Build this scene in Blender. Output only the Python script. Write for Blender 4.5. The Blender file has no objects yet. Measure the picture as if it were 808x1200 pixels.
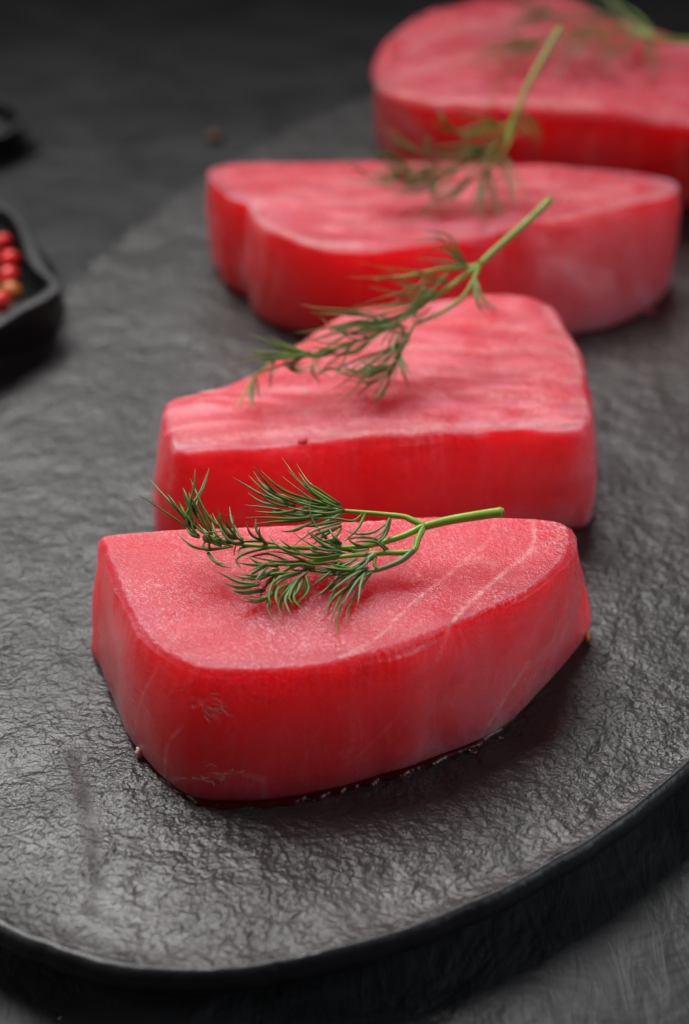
import bpy, bmesh, math, random
import numpy as np
from mathutils import Vector, noise

random.seed(7)
S = bpy.context.scene
C = S.collection
CM = 0.01

# ------------------------------------------------------------ camera
PITCH = math.radians(35.0)
FPX = 1928.0            # focal length measured in pixels of the 808x1200 photograph
CAMH = 24.3 * CM        # above the platter's top face
cd = bpy.data.cameras.new('camera'); cam = bpy.data.objects.new('camera', cd); C.objects.link(cam)
S.camera = cam
cam.location = (0, 0, CAMH)
cam.rotation_euler = (math.radians(90) - PITCH, 0, 0)
cd.sensor_fit = 'VERTICAL'; cd.sensor_height = 36.0; cd.sensor_width = 24.24
cd.lens = 36.0 * FPX / 1200.0
cd.clip_start = 0.01; cd.clip_end = 30.0
cd.dof.use_dof = True
cd.dof.focus_distance = 0.350
FL = cd.lens / 1000.0
cd.dof.aperture_fstop = 7.6
cd.dof.aperture_blades = 0

# ------------------------------------------------------------ world and lamps (studio)
W = bpy.data.worlds.new('World'); S.world = W; W.use_nodes = True
W.node_tree.nodes['Background'].inputs[0].default_value = (0.9, 0.95, 1.0, 1)
W.node_tree.nodes['Background'].inputs[1].default_value = 0.015

def lamp(name, loc, target, sx, sy, watts, col, spread=180):
    l = bpy.data.lights.new(name, 'AREA'); l.shape = 'RECTANGLE'; l.size = sx; l.size_y = sy
    l.energy = watts; l.color = col; l.spread = math.radians(spread)
    o = bpy.data.objects.new(name, l); C.objects.link(o); o.location = loc
    d = Vector(target) - Vector(loc); o.rotation_euler = d.to_track_quat('-Z', 'Y').to_euler()
    return o
lamp('softbox_back_left', (-0.42, 0.82, 1.12), (-0.02, 0.25, 0.0), 0.60, 0.60, 1.62, (1.0, 0.985, 0.97), 44)
lamp('softbox_back', (-0.02, 1.12, 0.86), (0.0, 0.26, 0.0), 0.60, 0.36, 0.40, (1.0, 0.99, 0.98), 42)
lamp('softbox_left', (-0.95, 0.15, 0.60), (0.0, 0.34, 0.0), 0.40, 0.50, 0.22, (1.0, 0.98, 0.96), 70)
lamp('strip_right', (0.72, 0.10, 0.40), (0.05, 0.34, 0.0), 0.20, 0.5, 0.42, (0.86, 0.90, 1.0), 80)
S.view_settings.view_transform = 'Standard'; S.view_settings.look = 'None'
S.view_settings.exposure = 0.0; S.view_settings.gamma = 1.0
S.render.engine = 'CYCLES'

# ------------------------------------------------------------ helpers
sp, cp = math.sin(PITCH), math.cos(PITCH)
def P(x, y, z=0.0):
    """world point (metres) at height z (cm) seen where the photograph shows (x, y)"""
    u = (x - 404.0) / FPX; v = -(y - 600.0) / FPX
    dx, dy, dz = u, cp + v * sp, -sp + v * cp
    t = (z * CM - CAMH) / dz
    return Vector((t * dx, t * dy, z * CM))
def proj(co):
    """(n,3) world -> photograph pixels"""
    X, Y, Z = co[:, 0], co[:, 1], co[:, 2] - CAMH
    d = Y * cp - Z * sp; up = Y * sp + Z * cp
    return np.c_[404 + FPX * X / d, 600 - FPX * up / d]

def link(o, parent=None):
    C.objects.link(o)
    if parent is not None: o.parent = parent
    return o
def mesh_obj(name, verts, faces, mat, parent=None, smooth=True):
    me = bpy.data.meshes.new(name)
    me.from_pydata([tuple(v) for v in verts], [], faces)
    if smooth: me.polygons.foreach_set('use_smooth', [True] * len(me.polygons))
    me.materials.append(mat); me.update()
    return link(bpy.data.objects.new(name, me), parent)
def empty(name, loc):
    o = bpy.data.objects.new(name, None); o.empty_display_size = 0.01
    o.location = loc; return link(o)
def tag(o, label=None, cat=None, group=None, kind=None):
    if label: o['label'] = label
    if cat: o['category'] = cat
    if group: o['group'] = group
    if kind: o['kind'] = kind
    return o
def attr(o, name, vals):
    a = o.data.attributes.new(name, 'FLOAT', 'POINT'); a.data.foreach_set('value', np.asarray(vals, dtype=np.float32))

def catmull(pts, closed=False, n=8):
    pts = [np.array(p, float) for p in pts]; out = []; m = len(pts)
    rng = range(m) if closed else range(m - 1)
    for i in rng:
        if closed: a, b, c, d = pts[(i - 1) % m], pts[i], pts[(i + 1) % m], pts[(i + 2) % m]
        else: a, b, c, d = pts[max(i - 1, 0)], pts[i], pts[i + 1], pts[min(i + 2, m - 1)]
        for k in range(n):
            t = k / n
            out.append(0.5 * ((2 * b) + (c - a) * t + (2 * a - 5 * b + 4 * c - d) * t * t + (3 * b - a - 3 * c + d) * t ** 3))
    if not closed: out.append(pts[-1])
    return out
def polar(pts, cen, ang):
    """radius at each angle of a closed outline about cen"""
    q = np.array(catmull(pts, True, 10))[:, :2] - np.array(cen)
    th = np.unwrap(np.arctan2(q[:, 1], q[:, 0])); r = np.hypot(q[:, 0], q[:, 1])
    th = np.mod(th, 2 * np.pi); o = np.argsort(th)
    return np.interp(ang, th[o], r[o], period=2 * np.pi)

# ------------------------------------------------------------ node helpers
class NT:
    def __init__(s, name):
        s.m = bpy.data.materials.new(name); s.m.use_nodes = True
        s.t = s.m.node_tree; s.n = s.t.nodes; s.b = s.n['Principled BSDF']; s.out = s.n['Material Output']
    def new(s, typ, **kw):
        n = s.n.new(typ)
        for k, v in kw.items():
            if k in n.inputs.keys() or k.replace('_', ' ') in n.inputs.keys():
                n.inputs[k if k in n.inputs.keys() else k.replace('_', ' ')].default_value = v
            else: setattr(n, k, v)
        return n
    def l(s, a, b): s.t.links.new(a, b)
    def coord(s, scale=(1, 1, 1), rot=(0, 0, 0)):
        tc = s.new('ShaderNodeTexCoord'); mp = s.new('ShaderNodeMapping')
        mp.inputs['Scale'].default_value = scale; mp.inputs['Rotation'].default_value = rot
        s.l(tc.outputs['Object'], mp.inputs['Vector']); return mp.outputs[0]
    def noise(s, vec, scale, detail=4, rough=0.55, dist=0.0):
        n = s.new('ShaderNodeTexNoise'); n.inputs['Scale'].default_value = scale
        n.inputs['Detail'].default_value = detail; n.inputs['Roughness'].default_value = rough
        n.inputs['Distortion'].default_value = dist; s.l(vec, n.inputs['Vector']); return n.outputs['Fac']
    def ramp(s, fac, stops):
        r = s.new('ShaderNodeValToRGB'); e = r.color_ramp.elements
        while len(e) < len(stops): e.new(0.5)
        for i, (p, c) in enumerate(stops):
            e[i].position = p; e[i].color = (c, c, c, 1) if isinstance(c, (int, float)) else (*c, 1)
        s.l(fac, r.inputs[0]); return r.outputs[0]
    def math(s, op, a, b=None, clamp=False):
        n = s.new('ShaderNodeMath'); n.operation = op; n.use_clamp = clamp
        for i, v in enumerate((a, b)):
            if v is None: continue
            if isinstance(v, (int, float)): n.inputs[i].default_value = v
            else: s.l(v, n.inputs[i])
        return n.outputs[0]
    def mix(s, fac, a, b):
        n = s.new('ShaderNodeMix'); n.data_type = 'RGBA'
        for i, v in ((0, fac), (6, a), (7, b)):
            if isinstance(v, (int, float)): n.inputs[i].default_value = v
            elif isinstance(v, tuple): n.inputs[i].default_value = (*v, 1)
            else: s.l(v, n.inputs[i])
        return n.outputs[2]
    def attr(s, name):
        n = s.new('ShaderNodeAttribute'); n.attribute_name = name; return n.outputs['Fac']
    def bump(s, h, strength, dist, prev=None):
        n = s.new('ShaderNodeBump'); n.inputs['Strength'].default_value = strength
        n.inputs['Distance'].default_value = dist; s.l(h, n.inputs['Height'])
        if prev is not None: s.l(prev, n.inputs['Normal'])
        return n.outputs[0]
    def set(s, **kw):
        for k, v in kw.items():
            i = s.b.inputs[k.replace('_', ' ')]
            if isinstance(v, (int, float)): i.default_value = v
            elif isinstance(v, tuple): i.default_value = (*v, 1) if len(v) == 3 and i.type == 'RGBA' else v
            else: s.l(v, i)

# ------------------------------------------------------------ materials
def mat_slate():
    m = NT('platter_stone'); v = m.coord()
    big = m.noise(v, 28, 3); mid = m.noise(m.coord((0.75, 1, 1)), 560, 3, 0.55, 0.0); fin = m.noise(v, 1100, 3, 0.6, 0.2)
    vo = m.new('ShaderNodeTexVoronoi'); vo.feature = 'SMOOTH_F1'; vo.inputs['Scale'].default_value = 700
    vo.inputs['Smoothness'].default_value = 0.6
    wv = m.new('ShaderNodeVectorMath'); wv.operation = 'ADD'
    nn = m.new('ShaderNodeTexNoise'); nn.inputs['Scale'].default_value = 240; m.l(v, nn.inputs['Vector'])
    sc = m.new('ShaderNodeVectorMath'); sc.operation = 'SCALE'; sc.inputs['Scale'].default_value = 0.006
    m.l(nn.outputs['Color'], sc.inputs[0]); m.l(v, wv.inputs[0]); m.l(sc.outputs[0], wv.inputs[1]); m.l(wv.outputs[0], vo.inputs['Vector'])
    st = m.attr('stain'); tp = m.attr('face')
    col = m.mix(m.ramp(big, [(0.3, 0.0), (0.7, 1.0)]), (0.022, 0.020, 0.020), (0.040, 0.036, 0.035))
    col = m.mix(m.ramp(mid, [(0.35, 0.5), (0.6, 0.0)]), col, (0.026, 0.023, 0.023))
    col = m.mix(m.math('MULTIPLY', st, 0.8), col, (0.020, 0.009, 0.009))
    b = m.bump(m.math('MULTIPLY', m.math('MULTIPLY', mid, 2.5), m.ramp(m.noise(v, 45, 3), [(0.32, 0.35), (0.62, 1.0)])), 0.9, 0.00042, m.bump(m.noise(v, 210, 3), 0.8, 0.0005))
    b = m.bump(vo.outputs['Distance'], 0.5, 0.0003, b)
    b = m.bump(fin, 0.6, 0.00020, b)
    r = m.math('ADD', m.ramp(big, [(0.3, 0.44), (0.7, 0.30)]), m.math('MULTIPLY', st, 0.35))
    m.set(Base_Color=col, Roughness=r, Normal=b, Specular_IOR_Level=0.5)
    return m.m
def mat_rim():
    m = NT('platter_rim_glaze'); v = m.coord()
    n = m.noise(v, 90, 4); f = m.noise(v, 500, 3)
    m.set(Base_Color=m.mix(n, (0.006, 0.006, 0.007), (0.012, 0.012, 0.015)), Roughness=m.ramp(n, [(0.3, 0.34), (0.7, 0.5)]),
          Normal=m.bump(f, 0.5, 0.0004, m.bump(n, 0.6, 0.0012)))
    return m.m
def mat_table():
    m = NT('table_plaster'); v = m.coord((1.0, 0.28, 1.0), (0, 0, math.radians(35)))
    v2 = m.coord((1.0, 1.0, 1.0)); br = m.noise(v, 240, 4, 0.6, 0.8); bg = m.noise(v2, 26, 4, 0.55, 0.8); fi = m.noise(v2, 1100, 2)
    col = m.mix(m.ramp(bg, [(0.3, 0.0), (0.7, 1.0)]), (0.020, 0.021, 0.022), (0.038, 0.039, 0.041))
    sc = m.coord((1, 1, 1)); sp_ = m.noise(sc, 420, 1); col = m.mix(m.ramp(sp_, [(0.79, 0.0), (0.82, 0.6)]), col, (0.16, 0.16, 0.17))
    b = m.bump(fi, 0.3, 0.0002, m.bump(br, 0.7, 0.0008, m.bump(bg, 0.7, 0.007)))
    m.set(Base_Color=col, Roughness=m.ramp(bg, [(0.3, 0.45), (0.7, 0.60)]), Normal=b, Specular_IOR_Level=0.3)
    return m.m
def mat_bowl():
    m = NT('cast_iron'); v = m.coord(); f = m.noise(v, 350, 4)
    m.set(Base_Color=(0.009, 0.009, 0.009), Roughness=0.5, Normal=m.bump(f, 0.5, 0.0006))
    return m.m
def mat_flesh(name, rot, bands, wavescale, frost, deep=(0.88, 0.060, 0.072)):
    m = NT(name); v = m.coord((1, 1, 1), (0, 0, rot))
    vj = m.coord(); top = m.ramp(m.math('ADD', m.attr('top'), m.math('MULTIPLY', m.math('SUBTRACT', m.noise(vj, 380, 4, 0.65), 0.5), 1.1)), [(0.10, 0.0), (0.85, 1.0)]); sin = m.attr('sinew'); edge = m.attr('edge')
    blot = m.noise(v, 45, 4, 0.5, 0.5)
    vs = m.coord((1, 1, 0.16), (0, 0, rot)); fib = m.noise(vs, 420, 3, 0.6, 0.3)
    # muscle bands: long curved layers
    vb = m.coord((0.13, 1, 0.6), (0, 0, rot)); wvf = m.noise(vb, wavescale * 3.4, 4, 0.55, 0.9)
    pres = m.ramp(m.noise(v, 30, 2), [(0.35, 0.25), (0.6, 1.0)])
    band = m.math('MULTIPLY', m.ramp(wvf, [(0.46, 0.0), (0.60, 1.0)]), pres)
    dark = m.ramp(wvf, [(0.32, 1.0), (0.45, 0.0)])
    gr = m.noise(v, 2300, 1, 0.5); gr2 = m.noise(v, 1000, 3, 0.7)
    col = m.mix(m.ramp(blot, [(0.3, 0.0), (0.7, 1.0)]), deep, (deep[0], deep[1] * 1.5, deep[2] * 1.5))
    col = m.mix(m.math('MULTIPLY', m.ramp(fib, [(0.5, 0.0), (0.8, 1.0)]), 0.2), col, (0.88, 0.26, 0.26))
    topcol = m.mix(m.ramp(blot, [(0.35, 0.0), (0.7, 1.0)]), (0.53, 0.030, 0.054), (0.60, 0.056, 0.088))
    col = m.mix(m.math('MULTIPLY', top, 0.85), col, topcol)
    col = m.mix(m.math('MULTIPLY', m.math('MULTIPLY', band, top), bands), col, (0.80, 0.20, 0.25))
    col = m.mix(m.math('MULTIPLY', m.math('MULTIPLY', dark, top), bands * 0.6), col, (0.66, 0.035, 0.055))
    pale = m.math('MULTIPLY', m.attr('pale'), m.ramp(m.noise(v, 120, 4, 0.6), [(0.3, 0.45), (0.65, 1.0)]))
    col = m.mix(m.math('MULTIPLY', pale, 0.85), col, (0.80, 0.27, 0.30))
    wall = m.math('SUBTRACT', 1.0, top)
    vl = m.coord((1, 1, 0.35), (0.5, 0.3, rot)); lines = m.ramp(m.noise(vl, 130, 5, 0.6, 1.2), [(0.485, 0.0), (0.505, 1.0), (0.53, 0.0)])
    lines = m.math('MULTIPLY', m.math('MULTIPLY', lines, wall), m.ramp(m.noise(v, 55, 2), [(0.48, 0.0), (0.62, 1.0)]))
    col = m.mix(m.math('MULTIPLY', lines, 0.35), col, (0.88, 0.32, 0.34))
    vm = m.coord((1, 1, 0.6), (0.2, 0.6, rot)); mot = m.ramp(m.noise(vm, 75, 5, 0.6, 0.6), [(0.38, 1.0), (0.60, 0.0)])
    col = m.mix(m.math('MULTIPLY', m.math('MULTIPLY', mot, wall), 0.45), col, (0.74, 0.022, 0.030))
    # frosted grain on the cut face; its pale flecks also paint in the sparkle
    g = m.math('MULTIPLY', m.ramp(m.math('MULTIPLY', m.math('ADD', gr, gr2), 0.5), [(0.51, 0.0), (0.60, 1.0)]), m.ramp(m.noise(v, 60, 3), [(0.35, 0.25), (0.65, 1.0)]))
    g = m.math('MULTIPLY', m.math('MULTIPLY', g, top), frost)
    col = m.mix(g, col, (0.90, 0.46, 0.50))
    col = m.mix(m.math('MULTIPLY', edge, 0.10), col, (0.88, 0.34, 0.34))  # gloss highlight along the top edge, painted in as a thin pale line
    brk = m.ramp(m.noise(v, 500, 4, 0.65), [(0.36, 0.1), (0.58, 1.0)])
    col = m.mix(m.math('MULTIPLY', m.math('MULTIPLY', sin, brk), 0.75), col, (0.92, 0.52, 0.48))
    b = m.bump(wvf, 0.5 * bands, 0.0008)
    b = m.bump(fib, 0.25, 0.0003, b)
    b = m.bump(sin, 0.4, 0.0002, b)
    amt = m.math('ADD', m.math('MULTIPLY', top, 0.75), 0.12)
    n1 = m.new('ShaderNodeBump'); n1.inputs['Distance'].default_value = 0.00034
    m.l(m.math('MULTIPLY', gr2, amt), n1.inputs['Height']); m.l(b, n1.inputs['Normal'])
    n2 = m.new('ShaderNodeBump'); n2.inputs['Distance'].default_value = 0.00024
    m.l(m.math('MULTIPLY', gr, amt), n2.inputs['Height']); m.l(n1.outputs[0], n2.inputs['Normal'])
    cn = m.bump(m.noise(v, 1300, 2, 0.5), 0.7, 0.00035, m.bump(fib, 0.5, 0.0005, m.bump(m.noise(v, 260, 3), 0.5, 0.0008)))
    r = m.math('ADD', m.math('MULTIPLY', m.ramp(blot, [(0.3, 0.0), (0.7, 1.0)]), 0.10), 0.24)
    m.set(Base_Color=col, Roughness=r, Normal=n2.outputs[0], Subsurface_Weight=1.0, Subsurface_Scale=0.040,
          Subsurface_Radius=(1.0, 0.15, 0.13), IOR=1.4, Specular_IOR_Level=0.42, Coat_Weight=m.math('SUBTRACT', 0.35, m.math('MULTIPLY', top, 0.2)), Coat_Roughness=0.13, Coat_Normal=cn)
    m.b.inputs['Subsurface Anisotropy'].default_value = 0.75
    return m.m
def mat_green(name, c1, c2, rough=0.42):
    m = NT(name); v = m.coord(); n = m.noise(v, 160, 3)
    m.set(Base_Color=m.mix(m.ramp(n, [(0.3, 0.0), (0.7, 1.0)]), c1, c2), Roughness=rough, Subsurface_Weight=0.25,
          Subsurface_Scale=0.0006, Normal=m.bump(m.noise(v, 1500, 2), 0.3, 0.0001))
    return m.m
def mat_plain(name, c1, c2, rough, sss=0.0, scale=300):
    m = NT(name); v = m.coord(); n = m.noise(v, scale, 3)
    m.set(Base_Color=m.mix(m.ramp(n, [(0.3, 0.0), (0.7, 1.0)]), c1, c2), Roughness=rough, Subsurface_Weight=sss,
          Subsurface_Scale=0.002, Normal=m.bump(n, 0.3, 0.0003))
    return m.m
def mat_water():
    m = NT('clear_liquid'); m.set(Base_Color=(1, 1, 1), Roughness=0.03, IOR=1.33, Transmission_Weight=1.0)
    return m.m
M_slate, M_rim, M_table, M_bowl, M_water = mat_slate(), mat_rim(), mat_table(), mat_bowl(), mat_water()
M_leaf = mat_green('dill_leaf', (0.060, 0.125, 0.015), (0.135, 0.235, 0.035))
M_leafb = mat_green('dill_leaf_bluish', (0.110, 0.190, 0.060), (0.190, 0.280, 0.110))
M_stem = mat_green('dill_stem', (0.17, 0.33, 0.02), (0.28, 0.44, 0.05), 0.35)
M_cut = mat_plain('dill_cut_end', (0.30, 0.30, 0.10), (0.35, 0.20, 0.06), 0.6)
M_pepper = mat_plain('pink_peppercorn_skin', (0.88, 0.016, 0.016), (0.92, 0.05, 0.04), 0.32, 0.3, 250)
M_peppero = mat_plain('orange_peppercorn_skin', (0.55, 0.12, 0.02), (0.65, 0.22, 0.03), 0.35, 0.3, 250)
M_brown = mat_plain('brown_husk', (0.14, 0.06, 0.02), (0.25, 0.12, 0.04), 0.6)
M_scrap = mat_plain('orange_scrap', (0.75, 0.16, 0.03), (0.80, 0.30, 0.08), 0.35, 0.5)
M_fat = mat_plain('pale_sinew', (0.85, 0.55, 0.45), (0.88, 0.66, 0.58), 0.3, 0.6)
M_blood = mat_plain('dark_red_spot', (0.50, 0.004, 0.004), (0.60, 0.01, 0.01), 0.3, 0.4)

# ------------------------------------------------------------ table
TZ = -1.7
def build_table():
    xs = np.linspace(-1.6, 1.6, 161); ys = np.linspace(-0.6, 3.4, 201)
    vs = [(x, y, TZ * CM + 0.0006 * noise.noise(Vector((x * 12, y * 12, 0)))) for y in ys for x in xs]
    n = len(xs); f = [(j * n + i, j * n + i + 1, (j + 1) * n + i + 1, (j + 1) * n + i) for j in range(len(ys) - 1) for i in range(n - 1)]
    tag(mesh_obj('table_top', vs, f, M_table), 'dark grey plastered table surface under the platter', kind='structure')
build_table()

# ------------------------------------------------------------ platter
def build_platter():
    cx, cy = 0.039, 0.445; A, B = 0.258, 0.131; rot = math.radians(-111)
    N = 960
    th = np.linspace(0, 2 * np.pi, N, endpoint=False)
    ex, ey = A * np.cos(th), B * np.sin(th)
    # hand-made outline: a few slight flats and bumps
    wob = np.array([1 + 0.004 * noise.noise(Vector((math.cos(t) * 3, math.sin(t) * 3, 5))) + 0.0016 * noise.noise(Vector((math.cos(t) * 22, math.sin(t) * 22, 9))) for t in th])
    ox = (ex * math.cos(rot) - ey * math.sin(rot)) * wob; oy = (ex * math.sin(rot) + ey * math.cos(rot)) * wob
    L = np.hypot(ox, oy)
    root = empty('platter', (cx, cy, TZ * CM))
    # top face sheet: rings from the centre outwards
    K = 230; fr = (np.arange(1, K + 1) / K)
    inset = 0.0016
    vs = []; stain = []
    line = np.array([P(*q)[:2] for q in [(84, 880), (98, 930), (108, 985), (112, 1035), (108, 1065)]])
    def dist(p):
        d = 1e9
        for a, b in zip(line[:-1], line[1:]):
            ab = b - a; t = max(0, min(1, np.dot(p - a, ab) / np.dot(ab, ab))); d = min(d, np.hypot(*(p - a - t * ab)))
        return d
    def z_at(x, y, e):
        z = 0.00045 * noise.noise(Vector((x * 60, y * 60, 1))) + 0.00030 * noise.noise(Vector((x * 170, y * 170, 3)))
        return z - 0.0004
    zc = -TZ * CM
    vs.append((0, 0, zc)); stain.append(0)
    for f in fr:
        k = f * (1 - inset / L)
        for i in range(N):
            x, y = ox[i] * k[i], oy[i] * k[i]
            z = z_at(x, y, f)
            wx, wy = x + cx, y + cy; s = 0
            if -0.075 < wx < -0.035 and 0.20 < wy < 0.36:
                d = dist(np.array((wx, wy)) + 0.0012 * np.array((noise.noise(Vector((x * 300, y * 300, 0))), 0)))
                s = max(0, 1 - d / 0.0024) * (0.55 + 0.45 * noise.noise(Vector((x * 200, y * 200, 7)))); z -= 0.0004 * s
            if f > 0.985: z += 0.0006 * (f - 0.985) / 0.015
            vs.append((x, y, z + zc)); stain.append(max(0, min(1, s)))
    fs = [(0, 1 + i, 1 + (i + 1) % N) for i in range(N)]
    for k in range(K - 1):
        a, b = 1 + k * N, 1 + (k + 1) * N
        fs += [(a + i, b + i, b + (i + 1) % N, a + (i + 1) % N) for i in range(N)]
    o = mesh_obj('top_face', vs, fs, M_slate, root); attr(o, 'stain', stain); attr(o, 'face', np.ones(len(vs)))
    # rim and underside
    prof = [(-0.0016, 0.0002), (-0.0008, 0.0005), (0.0, 0.0001), (0.0008, -0.0010), (0.0012, -0.0028), (0.0006, -0.0048), (-0.0012, -0.0070), (-0.0050, -0.0092), (-0.013, -0.0120), (-0.028, -0.0145), (-0.040, -0.0155), (-0.044, -0.0168), (-0.050, -0.0168), (-0.052, -0.0150)]
    vs = []
    for d, z in prof:
        k = 1 + d / L
        for i in range(N):
            w = 0.0003 * noise.noise(Vector((ox[i] * 90, oy[i] * 90, z * 100))) if 0 > z > -0.012 else 0
            vs.append((ox[i] * k[i], oy[i] * k[i], zc + z + w))
    vs.append((0, 0, zc - 0.015))
    fs = []
    for k in range(len(prof) - 1):
        a, b = k * N, (k + 1) * N
        fs += [(a + i, b + i, b + (i + 1) % N, a + (i + 1) % N) for i in range(N)]
    a = (len(prof) - 1) * N; fs += [(a + (i + 1) % N, a + i, len(vs) - 1) for i in range(N)]
    mesh_obj('rim', vs, fs, M_rim, root)
    tag(root, 'large oval black stone platter with pitted face carrying the four tuna pieces', 'platter')
build_platter()

# ------------------------------------------------------------ tuna pieces
def seg_mask(px, lines, width):
    m = np.zeros(len(px))
    for ln in lines:
        w = width; s = 1.0
        if isinstance(ln, dict): w = ln.get('w', width); s = ln.get('s', 1.0); ln = ln['p']
        pts = np.array(catmull(ln, False, 6)); d = np.full(len(px), 1e9)
        for a, b in zip(pts[:-1], pts[1:]):
            ab = b - a; t = np.clip(((px - a) @ ab) / (ab @ ab + 1e-9), 0, 1)
            d = np.minimum(d, np.hypot(*(px - a - t[:, None] * ab).T))
        m = np.maximum(m, s * np.clip(1 - d / w, 0, 1))
    return m

def build_steak(T, top_px, bot, mat, label, N=560, bevel=0.30, top_amp=0.25, wall_amp=0.35, seed=0, lines_top=(), lines_wall=(), pale=(), edge_gloss=1.0):
    top = [np.array(P(x, y, T))[:2] for x, y in top_px]
    cen = np.mean(np.array(catmull(top, True, 6)), axis=0)
    bt = []
    for b in bot:
        if len(b) == 3:      # hidden side: the wall drops almost straight from the top edge
            q = np.array(P(b[0], b[1], T))[:2]; bt.append(cen + (q - cen) * (1 + b[2] * CM / np.hypot(*(q - cen))))
        else: bt.append(np.array(P(b[0], b[1], 0))[:2])
    ang = np.linspace(0, 2 * np.pi, N, endpoint=False)
    rt, rb = polar(top, cen, ang), polar(bt, cen, ang)
    rg = np.array([noise.noise(Vector((math.cos(t) * 22, math.sin(t) * 22, seed))) * 0.00035 + noise.noise(Vector((math.cos(t) * 70, math.sin(t) * 70, seed))) * 0.00005 for t in ang])
    ca, sa = np.cos(ang), np.sin(ang)
    H = T * CM; bv = bevel * CM
    rows = []   # (array radius, z, kind 0 wall / 1 top, edge)
    for d, z in ((0.006, -0.0003), (0.0018, -0.0001), (0.0006, 0.0006)):
        rows.append((rb - d, z, 0, 0))
    nw = 54
    for k in range(nw + 1):
        s = k / nw; z = 0.0016 + s * (H - bv - 0.0016)
        f = z / H
        r = rb * (1 - f) + rt * f + 0.0012 * math.sin(math.pi * f) + rg * s ** 7
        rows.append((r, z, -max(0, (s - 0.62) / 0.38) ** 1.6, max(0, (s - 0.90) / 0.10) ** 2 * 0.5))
    for k in range(1, 9):
        a = k / 8 * math.pi / 2
        r = rt + rg - bv * 0.9 * (1 - math.cos(a)); z = H - bv + bv * math.sin(a)
        rows.append((r, z, k / 8, math.sin(math.pi * (0.25 + 0.55 * k / 8))))
    nt = 92
    for k in range(1, nt):
        f = 1 - k / nt
        rows.append(((rt + rg * (1 - k / nt) - bv * 0.9) * f, H, 1.0, max(0, 1 - k / 3) * 0.5))
    vs, topm, edge = [], [], []
    so = Vector((seed * 3.1, seed * 7.7, seed * 1.3))
    for r, z, kt, ed in rows:
        for i in range(N):
            x, y = r[i] * ca[i], r[i] * sa[i]; q = Vector((x, y, z))
            if kt < 1:
                u = Vector((ca[i] * 3, sa[i] * 3, z * 50)) + so
                w = noise.noise(u) * 0.0010 + noise.noise(Vector((x * 260, y * 260, z * 60)) + so) * 0.00010 + noise.noise(Vector((x * 90, y * 90, z * 110)) + so) * 0.00055
                w *= (1 - kt) * wall_amp / 0.35 * min(1, (z + 0.001) / 0.006)
                x += ca[i] * w; y += sa[i] * w
            zz = z
            if kt > 0:
                t = (noise.noise(Vector((x * 35, y * 35, 0)) + so) * 0.0022 + noise.noise(Vector((x * 110, y * 150, 4)) + so) * 0.0007 + noise.noise(Vector((x * 420, y * 420, 8)) + so) * 0.00014)
                zz += t * top_amp / 0.25 * kt
            vs.append((x, y, zz)); topm.append(min(1.0, 0.72 + kt * 2) if kt > 0 else -kt * 0.72 * max(0.25, min(1.0, 0.75 + 1.1 * noise.noise(Vector((ca[i] * 3.5, sa[i] * 3.5, z * 60)) + so)))); edge.append(ed)  # top tone fades down the upper wall: translucent glow painted into the colour
    vs.append((0, 0, vs[-1][2])); topm.append(1); edge.append(0)
    R = len(rows); fs = []
    for k in range(R - 1):
        a, b = k * N, (k + 1) * N
        fs += [(a + i, a + (i + 1) % N, b + (i + 1) % N, b + i) for i in range(N)]
    a = (R - 1) * N; fs += [(a + i, a + (i + 1) % N, len(vs) - 1) for i in range(N)]
    fs.append(tuple(reversed(range(N))))
    root = empty('tuna_piece', (cen[0], cen[1], 0))
    o = mesh_obj('flesh', vs, fs, mat, root)
    co = np.array(vs); topm = np.array(topm)
    px = proj(co + np.array([cen[0], cen[1], 0]))
    mt = seg_mask(px, lines_top, 3.0) if lines_top else 0
    mw = seg_mask(px, lines_wall, 3.0) if lines_wall else 0
    front = (co[:, 1] < 0.3 * co[:, 1].max()) | (topm > 0.3)
    sin = np.where(topm > 0.4, mt, mw * front) if (lines_top or lines_wall) else np.zeros(len(co))
    bk = np.array([0.65 + 0.7 * noise.noise(Vector((p[0] * 240, p[1] * 240, p[2] * 240))) for p in vs])
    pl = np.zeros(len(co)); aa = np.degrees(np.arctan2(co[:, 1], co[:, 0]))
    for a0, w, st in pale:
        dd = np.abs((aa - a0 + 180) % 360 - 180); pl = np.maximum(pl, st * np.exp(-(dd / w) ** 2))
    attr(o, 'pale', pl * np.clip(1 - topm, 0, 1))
    attr(o, 'top', topm); attr(o, 'edge', np.array(edge) * np.clip(bk, 0, 1) * edge_gloss); attr(o, 'sinew', np.clip(sin, 0, 1) + np.zeros(len(co)))
    tag(root, label, 'tuna', 'raw tuna pieces on the platter')
    return root

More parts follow.
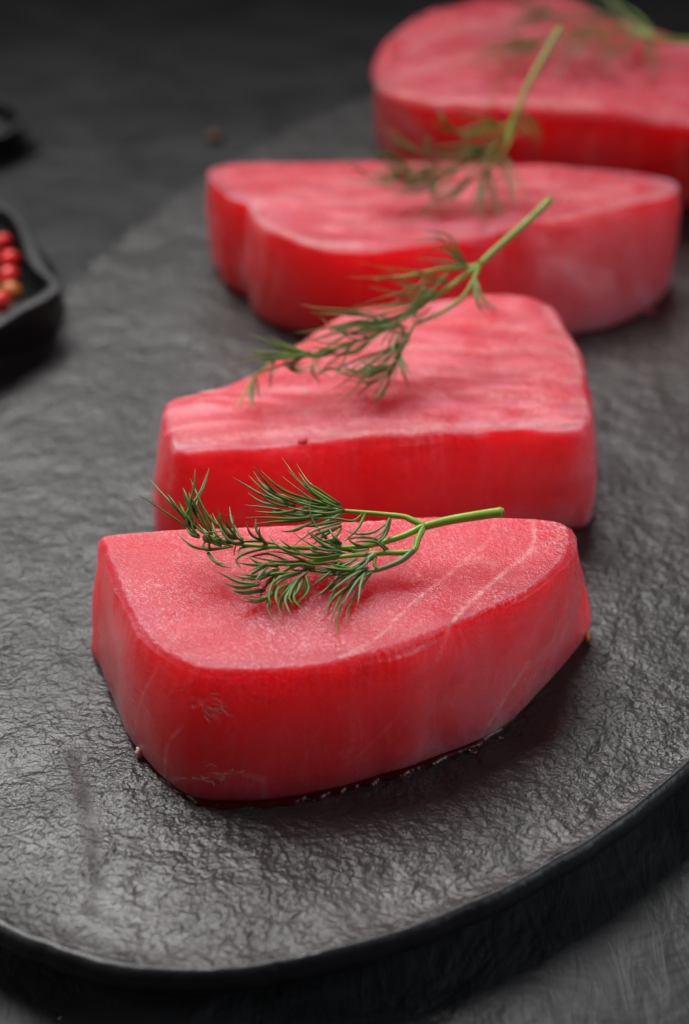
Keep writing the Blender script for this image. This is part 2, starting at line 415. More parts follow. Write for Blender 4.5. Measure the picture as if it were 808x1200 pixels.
def z2(pts, ox, oy, s): return [(ox + a / s, oy + b / s) for a, b in pts]
T1 = 3.2
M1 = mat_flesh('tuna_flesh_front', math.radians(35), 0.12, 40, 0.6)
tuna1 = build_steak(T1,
    [(119, 634), (128, 626), (200, 620), (300, 615), (400, 609), (500, 604), (580, 604), (640, 607), (664, 614), (670, 632), (660, 655), (628, 684), (585, 708), (530, 735), (460, 760), (385, 779), (310, 785), (240, 783), (196, 763), (163, 728), (138, 680)],
    [(112, 760), (119, 790), (136, 835), (158, 878), (188, 915), (225, 938), (270, 943), (345, 938), (430, 918), (520, 888), (590, 856), (640, 808), (682, 757), (690, 738),
     (664, 612, 0.15), (580, 604, 0.15), (400, 609, 0.15), (200, 620, 0.15)],
    M1, 'nearest tuna block, its large front wall facing the platter edge, under the sharpest dill', N=640, bevel=0.15, top_amp=0.10, wall_amp=0.3, seed=1, pale=[(-35, 30, 0.9), (0, 25, 1.0), (-170, 25, 0.6)],
    lines_top=z2([(455, 125), (440, 180), (380, 235), (300, 300), (200, 380), (110, 470), (0, 530)], 400, 560, 2.525) and
      [{'p': z2([(455, 125), (440, 180), (380, 235), (300, 300), (200, 380), (110, 470), (0, 530)], 400, 560, 2.525), 's': 0.55},
       {'p': z2([(570, 125), (572, 190), (540, 235), (470, 290), (380, 370), (330, 430), (300, 500)], 400, 560, 2.525), 's': 0.8, 'w': 4},
       {'p': [(560, 655), (590, 660), (640, 640), (660, 620)], 's': 0.3, 'w': 8}],
    lines_wall=[{'p': z2([(330, 430), (310, 470), (285, 540)], 400, 560, 2.525), 's': 0.7, 'w': 4},
       {'p': z2([(405, 780), (470, 680), (555, 545)], 400, 560, 2.525), 's': 0.75, 'w': 3.5}, {'p': z2([(440, 770), (500, 690), (560, 600)], 400, 560, 2.525), 's': 0.35, 'w': 22},
       {'p': z2([(560, 560), (620, 490), (660, 400), (690, 300)], 400, 560, 2.525), 's': 0.5}, {'p': z2([(340, 440), (450, 370), (560, 290), (640, 210), (660, 150)], 400, 560, 2.525), 's': 0.35, 'w': 9},
       {'p': z2([(0, 860), (120, 760), (200, 660), (280, 600)], 400, 560, 2.525), 's': 0.18},
       {'p': z2([(203, 790), (210, 700), (242, 655)], 90, 520, 1.97), 's': 0.7},
       {'p': z2([(130, 690), (150, 590), (185, 520), (200, 480)], 90, 520, 1.97), 's': 0.5},
       {'p': z2([(90, 620), (100, 520), (80, 400), (62, 240)], 90, 520, 1.97), 's': 0.3, 'w': 8},
       {'p': z2([(265, 590), (290, 600), (330, 640)], 90, 520, 1.97), 's': 0.8, 'w': 4},
       {'p': z2([(270, 610), (310, 590), (345, 605)], 90, 520, 1.97), 's': 0.6},
       {'p': z2([(215, 775), (290, 770), (360, 760), (430, 775)], 90, 520, 1.97), 's': 0.4, 'w': 5}])
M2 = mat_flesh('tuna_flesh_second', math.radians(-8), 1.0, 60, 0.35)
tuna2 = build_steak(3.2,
    [(192, 482), (200, 468), (238, 462), (290, 436), (340, 405), (400, 370), (460, 354), (560, 346), (615, 347), (650, 360), (665, 385), (684, 420), (690, 455), (693, 490), (670, 503), (600, 500), (500, 508), (400, 516), (300, 524), (235, 528), (203, 520)],
    [(182, 612), (186, 640), (240, 652), (340, 650), (460, 645), (600, 632), (670, 622), (692, 616), (699, 585), (690, 455, 0.3), (660, 375, 0.2), (560, 346, 0.15), (460, 354, 0.15), (340, 405, 0.15), (238, 462, 0.15), (194, 470, 0.15)],
    M2, 'second tuna block from the front, small dark red spot on its upper front edge', bevel=0.20, top_amp=0.26, wall_amp=0.3, seed=2, pale=[(-20, 20, 1.0), (-160, 16, 0.8)],
    lines_top=[{'p': [(205, 520), (280, 512), (360, 505), (440, 508), (520, 500), (600, 498), (680, 497)], 's': 0.55, 'w': 7}, {'p': [(225, 470), (300, 480), (380, 478)], 's': 0.3, 'w': 8},
               {'p': [(470, 380), (540, 376), (610, 384), (660, 400)], 's': 0.4, 'w': 5}, {'p': [(440, 402), (540, 410), (640, 410), (676, 425)], 's': 0.45, 'w': 6},
               {'p': [(380, 420), (480, 433), (580, 434), (680, 447)], 's': 0.4, 'w': 6}, {'p': [(290, 450), (400, 461), (500, 460), (600, 464), (685, 470)], 's': 0.4, 'w': 7},
               {'p': [(640, 362), (655, 385), (672, 410), (682, 440)], 's': 0.5, 'w': 6}],
    lines_wall=[{'p': [(196, 600), (205, 550), (240, 528), (320, 520)], 's': 0.5, 'w': 6}])
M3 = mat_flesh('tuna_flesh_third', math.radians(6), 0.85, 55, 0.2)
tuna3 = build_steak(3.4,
    [(243, 205), (252, 194), (300, 190), (400, 190), (520, 190), (640, 193), (740, 202), (780, 208), (794, 212), (798, 219), (794, 226), (770, 234), (700, 248), (620, 266), (540, 281), (470, 289), (400, 292), (345, 282), (304, 262), (290, 240), (268, 230)],
    [(258, 322), (268, 340), (290, 350), (300, 372), (335, 388), (395, 395), (480, 402), (580, 402), (660, 396), (730, 380), (775, 352), (784, 330),
     (790, 212, 0.1), (640, 193, 0.15), (400, 190, 0.15), (300, 190, 0.15), (250, 196, 0.1)],
    M3, 'third tuna block from the front, widest, with a notch down its left corner', bevel=0.15, top_amp=0.2, seed=3, pale=[(-20, 38, 1.0), (-152, 6, 0.8), (-170, 8, 0.4)],
    lines_top=[{'p': [(300, 238), (300, 255), (330, 272), (370, 285), (420, 288)], 's': 0.75, 'w': 7}, {'p': [(300, 240), (340, 228), (400, 225)], 's': 0.4, 'w': 6},
               {'p': [(330, 214), (420, 210), (520, 204), (640, 203)], 's': 0.4, 'w': 5}, {'p': [(340, 242), (430, 234), (540, 221), (660, 215)], 's': 0.4, 'w': 5},
               {'p': [(380, 264), (460, 260), (540, 246), (640, 232), (740, 220)], 's': 0.4, 'w': 6}, {'p': [(640, 262), (720, 243), (790, 222)], 's': 0.5, 'w': 9}],
    lines_wall=[{'p': [(305, 270), (308, 310), (300, 350)], 's': 0.6, 'w': 9}, {'p': [(335, 285), (325, 320), (318, 350)], 's': 0.3, 'w': 7}])
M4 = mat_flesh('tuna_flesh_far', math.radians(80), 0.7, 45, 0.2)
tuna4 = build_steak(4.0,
    [(440, 62), (470, 28), (520, 8), (580, -4), (660, -6), (730, 18), (800, 45), (880, 70), (940, 100), (930, 135), (860, 150), (780, 138), (700, 132), (600, 130), (520, 122), (462, 112), (442, 90)],
    [(447, 178), (480, 205), (560, 218), (660, 225), (760, 234), (805, 248), (860, 262), (930, 240), (880, 70, 0.1), (800, 45, 0.1), (730, 18, 0.1), (620, -8, 0.1), (500, 12, 0.1), (450, 45, 0.05)],
    M4, 'farthest tuna block at the top right, cut off by the picture edge', bevel=0.4, top_amp=0.3, seed=4, pale=[(-112, 7, 0.9), (-97, 6, 0.7), (-138, 9, 0.4), (-78, 14, 1.0), (-160, 12, 0.6)],
    lines_top=[{'p': [(475, 62), (540, 32), (640, 20)], 's': 0.4, 'w': 9}, {'p': [(465, 90), (540, 68), (640, 58), (740, 70)], 's': 0.4, 'w': 9}, {'p': [(445, 100), (500, 118), (600, 120), (700, 122)], 's': 0.5, 'w': 12}],
    lines_wall=[{'p': [(700, 130), (695, 160), (690, 200)], 's': 0.55, 'w': 9}, {'p': [(748, 130), (745, 170), (742, 215)], 's': 0.4, 'w': 8}, {'p': [(800, 170), (800, 200), (802, 235)], 's': 0.9, 'w': 12}])

# ------------------------------------------------------------ small blobs
def blob_mesh(r, sx=1, sy=1, sz=1, seg=16, rough=0.0, seed=0, dome=False):
    vs, fs = [], []
    n = seg; m = seg // 2
    for j in range(1, m):
        a = math.pi * j / m
        for i in range(n):
            b = 2 * math.pi * i / n; d = Vector((math.sin(a) * math.cos(b), math.sin(a) * math.sin(b), math.cos(a)))
            k = r * (1 + rough * noise.noise(d * 1.8 + Vector((seed * 5.3, 0, 0))))
            vs.append((d.x * k * sx, d.y * k * sy, (max(d.z, -0.15) if dome else d.z) * k * sz))
    vs.append((0, 0, r * sz)); vs.append((0, 0, -r * sz * (0.15 if dome else 1)))
    for j in range(m - 2):
        for i in range(n): fs.append((j * n + i, (j + 1) * n + i, (j + 1) * n + (i + 1) % n, j * n + (i + 1) % n))
    for i in range(n):
        fs.append((len(vs) - 2, i, (i + 1) % n)); a = (m - 2) * n; fs.append((a + (i + 1) % n, a + i, len(vs) - 1))
    return vs, fs
def blob(name, loc, mat, parent=None, **kw):
    r = kw.pop('r'); vs, fs = blob_mesh(r, **kw)
    o = mesh_obj(name, vs, fs, mat, parent)
    o.location = Vector(loc) - (parent.location if parent else Vector((0, 0, 0))); return o
o = blob('dark_spot', P(356, 517, 3.26), M_blood, tuna2, r=0.0013, sx=1.0, sy=0.8, sz=0.5, rough=0.5)
o['label'] = 'small dark red spot on the top front edge'
o = blob('orange_scrap', P(686, 744, 0.15), M_scrap, tuna1, r=0.0014, sx=0.9, sy=1.1, sz=1.1, rough=0.8, seed=2)
o['label'] = 'orange scrap clinging to the right lower corner'
o = blob('pale_scrap', P(112, 764, 0.12), M_scrap, tuna1, r=0.0010, sx=0.6, sy=1.2, sz=1.2, rough=0.8, seed=4)
o['label'] = 'pale orange scrap at the left lower edge'
o = blob('fat_fleck', P(163, 882, 0.15), M_fat, tuna1, r=0.0009, sx=0.9, sy=0.7, sz=1.4, rough=0.7, seed=6)
o['label'] = 'pale fleck at the foot of the left front corner'

def surf_point(root, x, y):
    fl = [c for c in root.children if c.name.startswith('flesh')][0]
    n = len(fl.data.vertices); co = np.empty(n * 3); fl.data.vertices.foreach_get('co', co); co = co.reshape(-1, 3) + np.array(root.location)
    d = np.hypot(*(proj(co) - np.array([x, y])).T); i = np.where(d < 3)[0]
    k = i[np.argmin(np.hypot(co[i, 1], co[i, 2] - CAMH))] if len(i) else np.argmin(d)
    return Vector(co[k])
def torn_fibre(root, px, w=0.00011, label=None):
    base = [surf_point(root, *q) for q in px]; out = []
    for p in catmull([tuple(b) for b in base], False, 4): out.append(Vector(p) + Vector((0, -0.00012, 0.00008)))
    n = len(out); vs, fs = [], []
    for i, p in enumerate(out):
        t = (out[min(i + 1, n - 1)] - out[max(i - 1, 0)]).normalized(); sd = t.cross(Vector((0, -1, 0.4))).normalized()
        f = w * (0.25 + math.sin(math.pi * i / (n - 1))) * random.uniform(0.6, 1.4); q = p - Vector(root.location)
        vs += [q - sd * f, q + Vector((0, -0.5 * f, 0.2 * f)), q + sd * f, q + Vector((0, 0.8 * f, 0))]
    for i in range(n - 1):
        for k in range(4): fs.append((i * 4 + k, i * 4 + (k + 1) % 4, (i + 1) * 4 + (k + 1) % 4, (i + 1) * 4 + k))
    o = mesh_obj('torn_fibre', vs, fs, M_shred, root)
M_shred = mat_plain('torn_flesh', (0.90, 0.20, 0.20), (0.93, 0.36, 0.34), 0.22, 0.6)
for k in range(16):
    x0 = random.gauss(240, 12); y0 = random.gauss(828, 8); a = random.uniform(-0.3, 0.9); L_ = random.uniform(5, 16)
    torn_fibre(tuna1, [(x0, y0), (x0 + L_ * 0.5 * math.cos(a), y0 + L_ * 0.5 * math.sin(a) + random.uniform(-2, 2)), (x0 + L_ * math.cos(a), y0 + L_ * math.sin(a))])
for k in range(16):
    x0 = random.uniform(200, 300); y0 = 916 - 8 * (x0 - 200) / 100 + random.gauss(0, 4); L_ = random.uniform(6, 16)
    torn_fibre(tuna1, [(x0, y0), (x0 + L_ * 0.5, y0 + random.uniform(-3, 2)), (x0 + L_, y0 + random.uniform(-2, 3))], 0.00008)

# ------------------------------------------------------------ dill
def tube(name, pts, radii, mat, parent, seg=6, origin=None):
    pts = [Vector(p) for p in pts]; n = len(pts)
    vs, fs = [], []; up = Vector((0, 0, 1)); org = parent_world(parent)
    for i, p in enumerate(pts):
        t = (pts[min(i + 1, n - 1)] - pts[max(i - 1, 0)]).normalized()
        s = t.cross(up); s = s.normalized() if s.length > 1e-4 else Vector((1, 0, 0)); u = s.cross(t)
        for k in range(seg):
            a = 2 * math.pi * k / seg; vs.append(p - org + (s * math.cos(a) + u * math.sin(a)) * radii[i])
    for i in range(n - 1):
        for k in range(seg): fs.append((i * seg + k, i * seg + (k + 1) % seg, (i + 1) * seg + (k + 1) % seg, (i + 1) * seg + k))
    fs.append(tuple(range(seg - 1, -1, -1))); fs.append(tuple((n - 1) * seg + k for k in range(seg)))
    return mesh_obj(name, vs, fs, mat, parent)
def parent_world(o):
    v = Vector((0, 0, 0))
    while o is not None: v += o.location; o = o.parent
    return v
def path(pts, zf, zj=0.0, n=5, lift=0.0):
    q = catmull(pts, False, n); out = []
    for i, (x, y) in enumerate(q):
        f = i / (len(q) - 1)
        out.append(P(x, y, zf(x, y) + zj * f + lift * math.sin(math.pi * f)))
    return out
def build_dill(label, zf, floor, stem, branches, leaves, rs=1.0, twins=0):
    base = P(*stem[len(stem) // 2], floor)
    root = empty('dill_sprig', base)
    sp_ = path(stem, zf, n=6); n = len(sp_)
    so = tube('stem', sp_, [0.00105 * rs * (1.12 - 0.25 * i / n) for i in range(n)], M_stem, root, 10)
    d = (sp_[0] - sp_[1]).normalized()
    tube('cut_end', [sp_[0] - d * 0.0002, sp_[0] + d * 0.0005], [0.00100 * rs, 0.00085 * rs], M_cut, root, 10)
    bos = []
    for b in branches:
        q = path(b, zf, n=6); m = len(q)
        w0 = 0.00078 * rs
        bo = tube('branch', q, [w0 * (1 - 0.68 * i / m) for i in range(m)], M_stem if len(bos) < 3 else M_leafb, root, 8)
        bos.append((bo, q))
    def add(l, jit=0.0):
        if jit:     # another thread from the same joint, turned and shortened a little
            a = random.gauss(0, 0.22) + random.choice((-0.12, 0.12)); k = random.uniform(0.6, 1.0); x0, y0 = l[0]; ca, sa = math.cos(a) * k, math.sin(a) * k
            sx, sy = random.uniform(-jit, jit) * 0.3, random.uniform(-jit, jit) * 0.3
            l = [(x0 + (x - x0) * ca - (y - y0) * sa + sx, y0 + (x - x0) * sa + (y - y0) * ca + sy) for x, y in l]
        zj = random.uniform(-0.15, 0.25) + (0.15 if jit else 0)
        q = path(l, zf, zj=zj, n=5, lift=random.uniform(-0.05, 0.12)); m = len(q)
        q = [Vector((p.x, p.y, max(p.z, (floor + 0.04) * CM) if on_top(p) else p.z)) for p in q]
        bo = min(bos, key=lambda e: min((e[1][k] - q[0]).length for k in range(0, len(e[1]), 2)))[0]
        r0 = random.uniform(0.00028, 0.00040) * rs
        rad = [r0 * min(1, 0.7 + 0.9 * i / m) * max(0.16, (1 - (i / (m - 1)) ** 3.0)) for i in range(m)]
        tube('leaflet', q, rad, M_leafb if random.random() < 0.22 else M_leaf, bo, 6)
    on_top = lambda p: True
    for l in leaves: add(l)
    for k in range(twins): add(random.choice(leaves), 9)
    return tag(root, label, 'dill', 'dill sprigs lying on the tuna')

c1 = lambda L: z2(L, 160, 530, 3.367)
c2 = lambda L: z2(L, 360, 560, 3.367)
L1 = [c1(l) for l in [
 [(235, 315), (150, 215), (35, 90)], [(215, 290), (165, 220), (125, 165)], [(235, 300), (190, 240), (170, 195)],
 [(205, 310), (200, 240), (250, 160), (287, 62)], [(235, 290), (238, 205), (270, 130), (287, 66)], [(300, 320), (250, 190), (213, 105)],
 [(235, 250), (205, 190), (185, 140)], [(400, 345), (300, 270), (255, 200), (238, 160)], [(390, 345), (335, 280), (322, 225)],
 [(420, 345), (380, 280), (368, 215)], [(290, 385), (220, 370), (158, 315)], [(375, 370), (280, 385), (270, 355), (345, 322)],
 [(245, 335), (205, 300), (190, 240)], [(510, 355), (475, 310), (472, 255)], [(560, 365), (480, 350), (400, 360), (385, 410)],
 [(285, 395), (320, 440), (375, 455)], [(470, 520), (400, 510), (322, 472)], [(500, 540), (420, 550), (370, 542)],
 [(480, 525), (400, 530), (345, 515)], [(560, 550), (490, 588), (418, 587)], [(600, 520), (530, 560), (520, 620), (545, 670)],
 [(640, 500), (580, 560), (560, 600), (578, 660)], [(650, 510), (630, 560), (572, 612)], [(660, 490), (665, 560), (607, 610)],
 [(560, 480), (500, 540), (487, 590)], [(560, 460), (450, 495), (380, 485)], [(640, 440), (480, 445), (400, 435)],
 [(560, 370), (440, 395), (395, 425), (420, 465)], [(700, 460), (620, 440), (520, 445)], [(690, 430), (560, 430), (440, 410)],
 [(600, 430), (520, 400), (430, 420)], [(620, 480), (540, 480), (480, 510)], [(808, 400), (640, 400), (560, 370), (520, 322)],
 [(800, 410), (660, 400), (565, 345)], [(808, 390), (720, 380), (620, 320)], [(808, 370), (740, 350), (672, 310)],
 [(808, 360), (770, 350), (725, 325)], [(808, 430), (700, 440), (600, 400), (520, 390)], [(700, 460), (640, 468), (595, 455)],
 [(808, 440), (760, 480), (690, 530)], [(808, 475), (750, 540), (702, 572)], [(808, 500), (775, 560), (740, 640)],
 [(650, 470), (560, 500), (520, 560)], [(680, 470), (600, 530), (545, 600)], [(540, 430), (470, 470), (400, 520)],
 [(430, 360), (370, 350), (330, 300), (300, 240)], [(350, 355), (290, 320), (240, 240)], [(330, 370), (280, 340), (265, 300)],
 [(808, 440), (720, 470), (640, 450)], [(808, 215), (700, 150), (640, 110), (575, 20)], [(780, 210), (700, 160), (640, 80)],
 [(808, 225), (700, 190), (575, 95)], [(760, 210), (600, 160), (540, 120), (490, 70)], [(700, 210), (560, 165), (475, 105)],
 [(640, 205), (520, 150), (462, 75)], [(630, 215), (520, 165), (442, 90)], [(620, 215), (500, 170), (440, 135), (383, 100)],
 [(600, 215), (500, 200), (440, 160)], [(808, 235), (640, 240), (520, 220), (430, 208)], [(808, 250), (640, 262), (540, 240)],
 [(760, 250), (660, 290), (600, 312), (570, 305)], [(808, 270), (700, 290), (640, 290)], [(808, 280), (700, 310), (620, 370)],
 [(808, 290), (740, 330), (690, 370)], [(760, 230), (680, 235), (600, 215)], [(808, 300), (780, 340), (730, 350)],
 [(790, 225), (690, 215), (600, 190), (560, 175)], [(780, 215), (660, 190), (560, 130)]]] + [c2(l) for l in [
 [(220, 140), (180, 170), (110, 160), (0, 160)], [(320, 175), (260, 215), (190, 220), (140, 200)], [(330, 165), (300, 230), (240, 270)],
 [(230, 140), (200, 200), (150, 250)], [(320, 285), (270, 240), (200, 235), (150, 245)], [(240, 275), (190, 262), (160, 238)],
 [(190, 295), (110, 270), (55, 225)], [(150, 300), (60, 260), (0, 210)], [(130, 310), (40, 295), (0, 270)], [(200, 320), (120, 340), (0, 330)],
 [(180, 330), (80, 380), (20, 425)], [(250, 310), (220, 350), (140, 390), (80, 415)], [(240, 360), (150, 400), (80, 440), (30, 470)],
 [(260, 370), (160, 430), (100, 480), (68, 540)], [(250, 372), (150, 450), (110, 520), (90, 590)], [(240, 375), (150, 480), (120, 560), (122, 630)],
 [(230, 375), (190, 420), (140, 500)], [(220, 340), (120, 370), (0, 370)], [(210, 350), (150, 370), (0, 355)], [(270, 315), (268, 345), (285, 360)],
 [(150, 125), (80, 140), (0, 130)], [(130, 130), (60, 100), (0, 80)], [(140, 135), (60, 180), (0, 190)], [(120, 125), (50, 90), (0, 40)]]]
zf1 = lambda x, y: T1 + 0.12 + max(0, min(1.15, (700 - y) / 130)) * 1.15
dill1 = build_dill('sharp dark green dill sprig lying on the nearest tuna block', zf1, T1,
    [(588, 600), (560, 604), (525, 610), (497, 617)],
    [[(497, 616), (482, 609), (470, 605), (430, 601), (398, 598), (360, 592), (330, 580)],
     [(497, 616), (475, 627), (450, 635), (420, 641), (390, 642), (350, 642), (310, 640), (270, 636), (240, 625), (225, 612)],
     [(497, 617), (490, 632), (483, 646), (450, 648), (425, 650), (397, 653), (360, 660), (335, 668), (312, 684)],
     [(484, 645), (470, 657), (445, 667), (425, 672), (405, 690)],
     [(400, 600), (370, 606), (345, 603), (320, 600)],
     [(440, 650), (420, 662), (395, 672)]], L1, twins=75)

c3 = lambda L: z2(L, 270, 220, 2.072)
L2 = [c3(l) for l in [
 [(570, 185), (540, 140), (520, 110), (450, 105)], [(560, 190), (545, 150), (560, 110)], [(580, 190), (530, 180), (450, 170)],
 [(540, 235), (470, 215), (400, 218), (280, 218)], [(510, 255), (430, 260), (335, 240)], [(500, 265), (420, 280), (330, 290), (245, 305)],
 [(480, 215), (440, 250), (370, 300)], [(530, 205), (490, 250), (440, 290)], [(390, 335), (320, 322), (260, 335), (180, 350)],
 [(390, 340), (300, 335), (200, 370), (150, 380)], [(330, 365), (250, 380), (180, 360)], [(180, 405), (100, 400), (10, 390)],
 [(200, 400), (100, 410), (30, 410)], [(110, 410), (100, 450), (95, 490)], [(60, 460), (50, 510), (50, 540)], [(210, 400), (200, 440), (225, 475)],
 [(130, 425), (170, 440), (215, 430)], [(300, 380), (250, 420), (215, 450)], [(215, 450), (250, 440), (330, 470)], [(430, 340), (390, 335), (320, 350)],
 [(430, 370), (350, 440), (300, 490), (265, 520)], [(410, 400), (420, 450), (435, 490)], [(400, 430), (330, 460), (250, 445)],
 [(390, 440), (325, 490), (310, 510)], [(385, 470), (370, 500), (350, 530)], [(370, 430), (340, 450), (310, 470)], [(595, 215), (600, 280), (620, 310)],
 [(595, 215), (620, 280), (655, 305)], [(440, 310), (470, 320), (500, 300)], [(470, 280), (400, 300), (300, 330)], [(420, 320), (340, 345), (250, 350)],
 [(260, 390), (200, 410), (120, 400)], [(350, 360), (300, 400), (230, 400)], [(430, 360), (400, 350), (380, 400), (385, 420)], [(440, 350), (400, 400), (340, 430)]]]
zf2 = lambda x, y: 3.2 + 0.30 + max(0, (465 - y) / 230) * 3.0
dill2 = build_dill('dill sprig on the second tuna block, stem pointing up before the third block', zf2, 3.2,
    [(645, 234), (620, 258), (590, 284), (562, 310)],
    [c3([(605, 185), (520, 250), (440, 300), (390, 340), (300, 375), (180, 408), (120, 410), (60, 460), (20, 530)]),
     c3([(605, 190), (570, 260), (500, 310), (450, 330), (430, 370), (400, 430), (370, 510)]),
     c3([(600, 188), (560, 195), (500, 200), (420, 215), (350, 222)]),
     c3([(440, 300), (380, 320), (300, 330), (240, 345)])], L2, twins=110, rs=0.82)

c4 = lambda L: z2(L, 390, 20, 2.786)
L3 = [c4(l) for l in [
 [(230, 520), (120, 510), (30, 460)], [(250, 500), (180, 450), (100, 460)], [(300, 440), (310, 410), (295, 380)], [(500, 500), (490, 600), (480, 669)],
 [(510, 500), (520, 620), (530, 669)], [(550, 470), (545, 560), (560, 669)], [(560, 460), (580, 560), (575, 650)], [(610, 310), (650, 360), (675, 430)],
 [(600, 330), (640, 390), (650, 420)], [(400, 490), (300, 560), (170, 570)], [(330, 520), (340, 570), (330, 600)], [(440, 470), (380, 530), (320, 600)],
 [(240, 520), (200, 500), (150, 560)], [(540, 350), (460, 350), (400, 380)], [(500, 430), (430, 420), (300, 440)], [(450, 530), (360, 590), (260, 650)],
 [(560, 380), (470, 430), (330, 460)], [(380, 490), (280, 480), (180, 500)], [(350, 510), (250, 540), (110, 550)], [(490, 440), (420, 480), (340, 540)],
 [(300, 520), (200, 530), (60, 490)], [(540, 430), (500, 470), (420, 560)], [(400, 370), (360, 350), (335, 300)], [(270, 440), (210, 410), (160, 350)],
 [(260, 510), (220, 490), (140, 500)], [(320, 500), (260, 560), (190, 600)]]]
zf3 = lambda x, y: 3.4 + 0.15 + max(0, (245 - y) / 200) * 3.6
dill3 = build_dill('blurred dill sprig on the third tuna block, stem rising before the farthest block', zf3, 3.4,
    [(656, 34), (640, 62), (620, 98), (602, 138)],
    [c4([(590, 330), (560, 400), (490, 440), (400, 490), (330, 515), (230, 520), (120, 540)]), c4([(590, 330), (570, 420), (500, 500), (400, 570), (290, 640)]),
     c4([(575, 350), (470, 380), (400, 370), (350, 320)]), c4([(500, 430), (380, 460), (290, 440), (230, 405)])], L3, twins=90, rs=0.85)

c5 = lambda L: z2(L, 500, 0, 2.623)
L4 = [c5(l) for l in [
 [(350, 130), (180, 160), (50, 230)], [(330, 150), (230, 180), (120, 200)], [(380, 60), (300, 50), (240, 80)], [(420, 60), (330, 30), (230, 10)],
 [(480, 80), (440, 110), (380, 180)], [(470, 100), (430, 200), (370, 270)], [(520, 100), (560, 150), (500, 210)], [(620, 80), (560, 100), (480, 170)],
 [(660, 130), (690, 180), (685, 270)], [(670, 120), (700, 180), (700, 250)], [(450, 60), (350, 110), (240, 130)], [(560, 40), (480, 50), (400, 20)],
 [(600, 60), (520, 30), (440, -10)], [(360, 120), (280, 150), (170, 150)], [(340, 140), (250, 140), (150, 190)], [(500, 90), (480, 140), (400, 210)],
 [(580, 80), (640, 120), (570, 180)], [(540, 70), (460, 100), (430, 170)], [(640, 100), (600, 150), (520, 200)], [(360, 60), (280, 70), (200, 60)]]]
zf4 = lambda x, y: 4.0 + 0.2 + max(0, (100 - y) / 100) * 0.9
dill4 = build_dill('very blurred dill sprig on the farthest tuna block, top right', zf4, 4.0,
    [(815, 48), (790, 48), (765, 45)],
    [c5([(695, 118), (640, 90), (560, 60), (470, 60), (380, 60), (290, 50)]), c5([(695, 118), (600, 95), (500, 90), (400, 115), (300, 140), (180, 165)]),
     c5([(700, 120), (660, 60), (600, 20), (520, -30)]), c5([(690, 118), (600, 40), (560, 0), (540, -40)])], L4, twins=40, rs=0.9)

# ------------------------------------------------------------ bowls with peppercorns
def build_bowl(outline_px, zr, label, wall=0.0046, base=0.55):
    pts = [np.array(P(x, y, zr))[:2] for x, y in outline_px]
    cen = np.mean(np.array(catmull(pts, True, 6)), axis=0)
    N = 128; ang = np.linspace(0, 2 * np.pi, N, endpoint=False); r = polar(pts, cen, ang)
    Hh = (zr - TZ) * CM; root = empty('pinch_bowl', (cen[0], cen[1], TZ * CM))
    mean = r.mean()
    rows = []
    def rr(f, sm): return (r * (1 - sm) + mean * 0.9 * sm) * f
    for f, z, sm in ((0.0, 0.0, 1), (base, 0.0, 1), (base + 0.05, 0.0012, 1), (0.66, 0.18 * Hh, 0.95), (0.80, 0.5 * Hh, 0.8), (0.92, 0.8 * Hh, 0.4), (1.0, 0.95 * Hh, 0.0)):
        rows.append((rr(f, sm), z))
    rows.append((r, Hh - 0.0004)); rows.append((r - 0.0006, Hh)); rows.append((r - wall * 0.8, Hh)); rows.append((r - wall, Hh - 0.0006))
    for f, z, sm in ((0.90, 0.8 * Hh, 0.25), (0.82, 0.5 * Hh, 0.6), (0.62, 0.24 * Hh, 0.9), (0.3, 0.15 * Hh, 1), (0.0, 0.14 * Hh, 1)):
        rows.append((rr(f, sm) , z))
    def ring(rows, name):
        vs = [(q[i] * math.cos(ang[i]), q[i] * math.sin(ang[i]), z) for q, z in rows for i in range(N)]
        fs = [(k * N + i, k * N + (i + 1) % N, (k + 1) * N + (i + 1) % N, (k + 1) * N + i) for k in range(len(rows) - 1) for i in range(N)]
        return mesh_obj(name, vs, fs, M_bowl, root)
    ring(rows[:8], 'outer_wall'); ring(rows[7:11], 'rim'); ring(rows[10:], 'inner_wall')
    return tag(root, label, 'bowl'), cen
bowl1, bc = build_bowl([(0, 234), (20, 247), (36, 270), (48, 297), (58, 316), (72, 334), (56, 349), (30, 362), (0, 381), (-40, 398), (-110, 402), (-180, 375), (-215, 320), (-190, 260), (-130, 222), (-60, 215)],
    1.7, 'small black bowl with a pointed spout holding pink peppercorns, cut off at left edge')
bowl2, b2 = build_bowl([(0, 112), (18, 118), (32, 130), (34, 140), (22, 148), (0, 158), (-40, 166), (-90, 160), (-130, 135), (-110, 108), (-60, 98)],
    -0.5, 'small black dish at the top left, only its blurred lip in view')
pp = [(3, 286, 1.15, 0, 'round pink peppercorn in the bowl, highest in view at the left edge'), (12, 306, 1.2, 0, 'bright pink peppercorn in the bowl just below the highest one'),
      (11, 325, 1.1, 0, 'deep red peppercorn in the bowl, right above the orange one'), (13, 343, 1.0, 1, 'orange peppercorn in the bowl near its front wall'),
      (-1, 355, 1.1, 0, 'lowest pink peppercorn in the bowl against its front wall'), (-18, 296, 1.3, 0, None), (-16, 318, 1.4, 0, None), (-18, 340, 1.3, 0, None), (-38, 300, 1.3, 0, None), (-40, 325, 1.3, 0, None)]
for k, (x, y, z, m, lb) in enumerate(pp):
    if lb is None: continue
    o = blob('pink_peppercorn', P(x, y, z - 0.05), M_peppero if m else M_pepper, r=0.0035, seg=24, rough=0.12, seed=k)
    tag(o, lb, 'peppercorn', 'peppercorns in the black bowl')
o = blob('peppercorn', P(252, 161, TZ + 0.2), M_brown, r=0.0032, sz=0.8, rough=0.3, seed=3)
tag(o, 'lone brown peppercorn on the table behind the platter, left of the blocks', 'peppercorn')

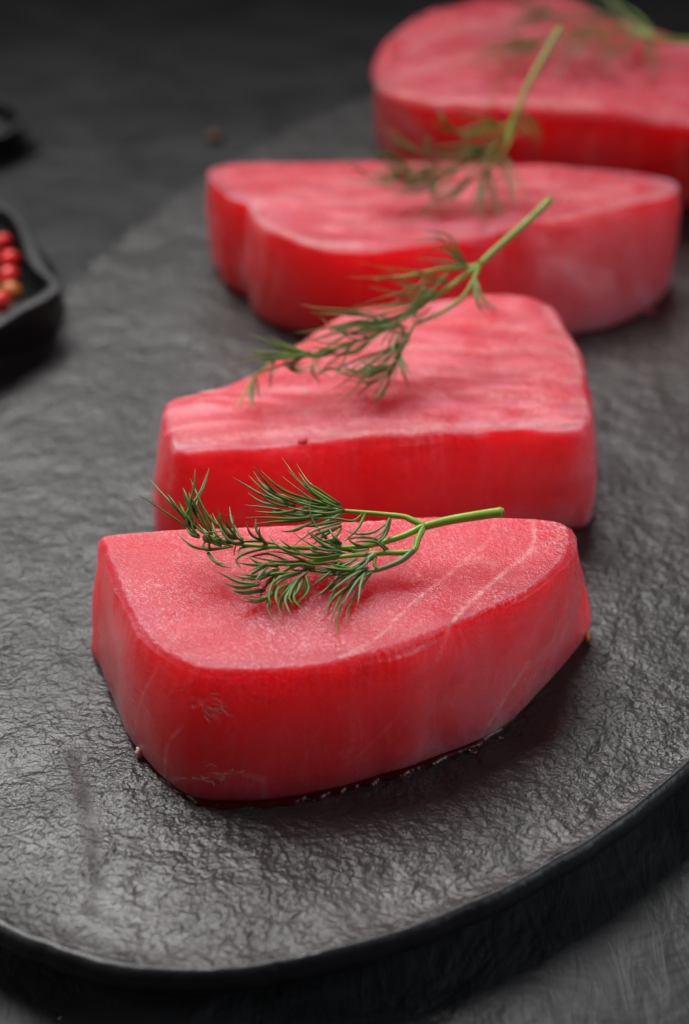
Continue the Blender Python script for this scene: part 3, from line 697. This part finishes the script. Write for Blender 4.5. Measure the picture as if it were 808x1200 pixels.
# ------------------------------------------------------------ droplets
drops = [(65, 1192, TZ, 0.0009, 'clear droplet on the table at the bottom left'), (405, 73, TZ, 0.0022, 'left droplet of a pair on the far table'),
         (424, 71, TZ, 0.0022, 'right droplet of a pair on the far table'),
         (398, 932, 0.0, 0.0006, 'minute droplet in front of the nearest tuna, right of the tiny one'), (556, 880, 0.0, 0.0008, 'tiny droplet at the foot of the front wall, lower right side'), (588, 864, 0.0, 0.0005, 'minute droplet nearest the membrane on the lower right side'),
         (365, 935, 0.0, 0.0009, 'tiny droplet at the foot of the nearest tuna front wall'), (762, 362, 0.0, 0.0022, 'wet droplet at the right foot of the third tuna block')]
for x, y, z, r, lb in drops:
    o = blob('droplet', P(x, y, z), M_water, r=r, sz=0.6, sx=1.2, dome=True, seg=20, rough=0.3, seed=x)
    tag(o, lb, 'droplet', 'droplets of liquid')
def juice(px, label):
    pts = [np.array(P(x, y, 0.03))[:2] for x, y in px]; cen = np.mean(pts, axis=0); N = 1200
    ang = np.linspace(0, 2 * np.pi, N, endpoint=False); r = polar(pts, cen, ang)
    r = r + np.array([0.0011 * noise.noise(Vector((math.cos(a) * 9, math.sin(a) * 9, 2))) + 0.00012 * noise.noise(Vector((math.cos(a) * 30, math.sin(a) * 40, 2))) - 0.0003 for a in ang])
    rows = [(r, -0.0006), (r - 0.0003, 0.0001), (r - 0.001, 0.0003), (r * 0.6, 0.0004)]
    vs = [(q[i] * math.cos(ang[i]), q[i] * math.sin(ang[i]), z) for q, z in rows for i in range(N)]
    fs = [(k * N + i, k * N + (i + 1) % N, (k + 1) * N + (i + 1) % N, (k + 1) * N + i) for k in range(3) for i in range(N)]
    fs.append(tuple(3 * N + i for i in range(N)))
    o = mesh_obj('juice_film', vs, fs, M_juice); o.location = (cen[0], cen[1], 0.0002)
    tag(o, label, 'liquid')
M_juice = NT('meat_juice'); M_juice.set(Base_Color=(0.05, 0.004, 0.004), Roughness=0.3, IOR=1.34, Specular_IOR_Level=0.5); M_juice = M_juice.m
juice([(125, 765), (142, 830), (162, 876), (190, 915), (226, 941), (275, 946), (350, 940), (433, 920), (523, 890), (590, 855), (630, 810), (668, 758), (600, 740), (400, 740), (200, 740)],
      'thin wet film of juice round the foot of the nearest tuna block')
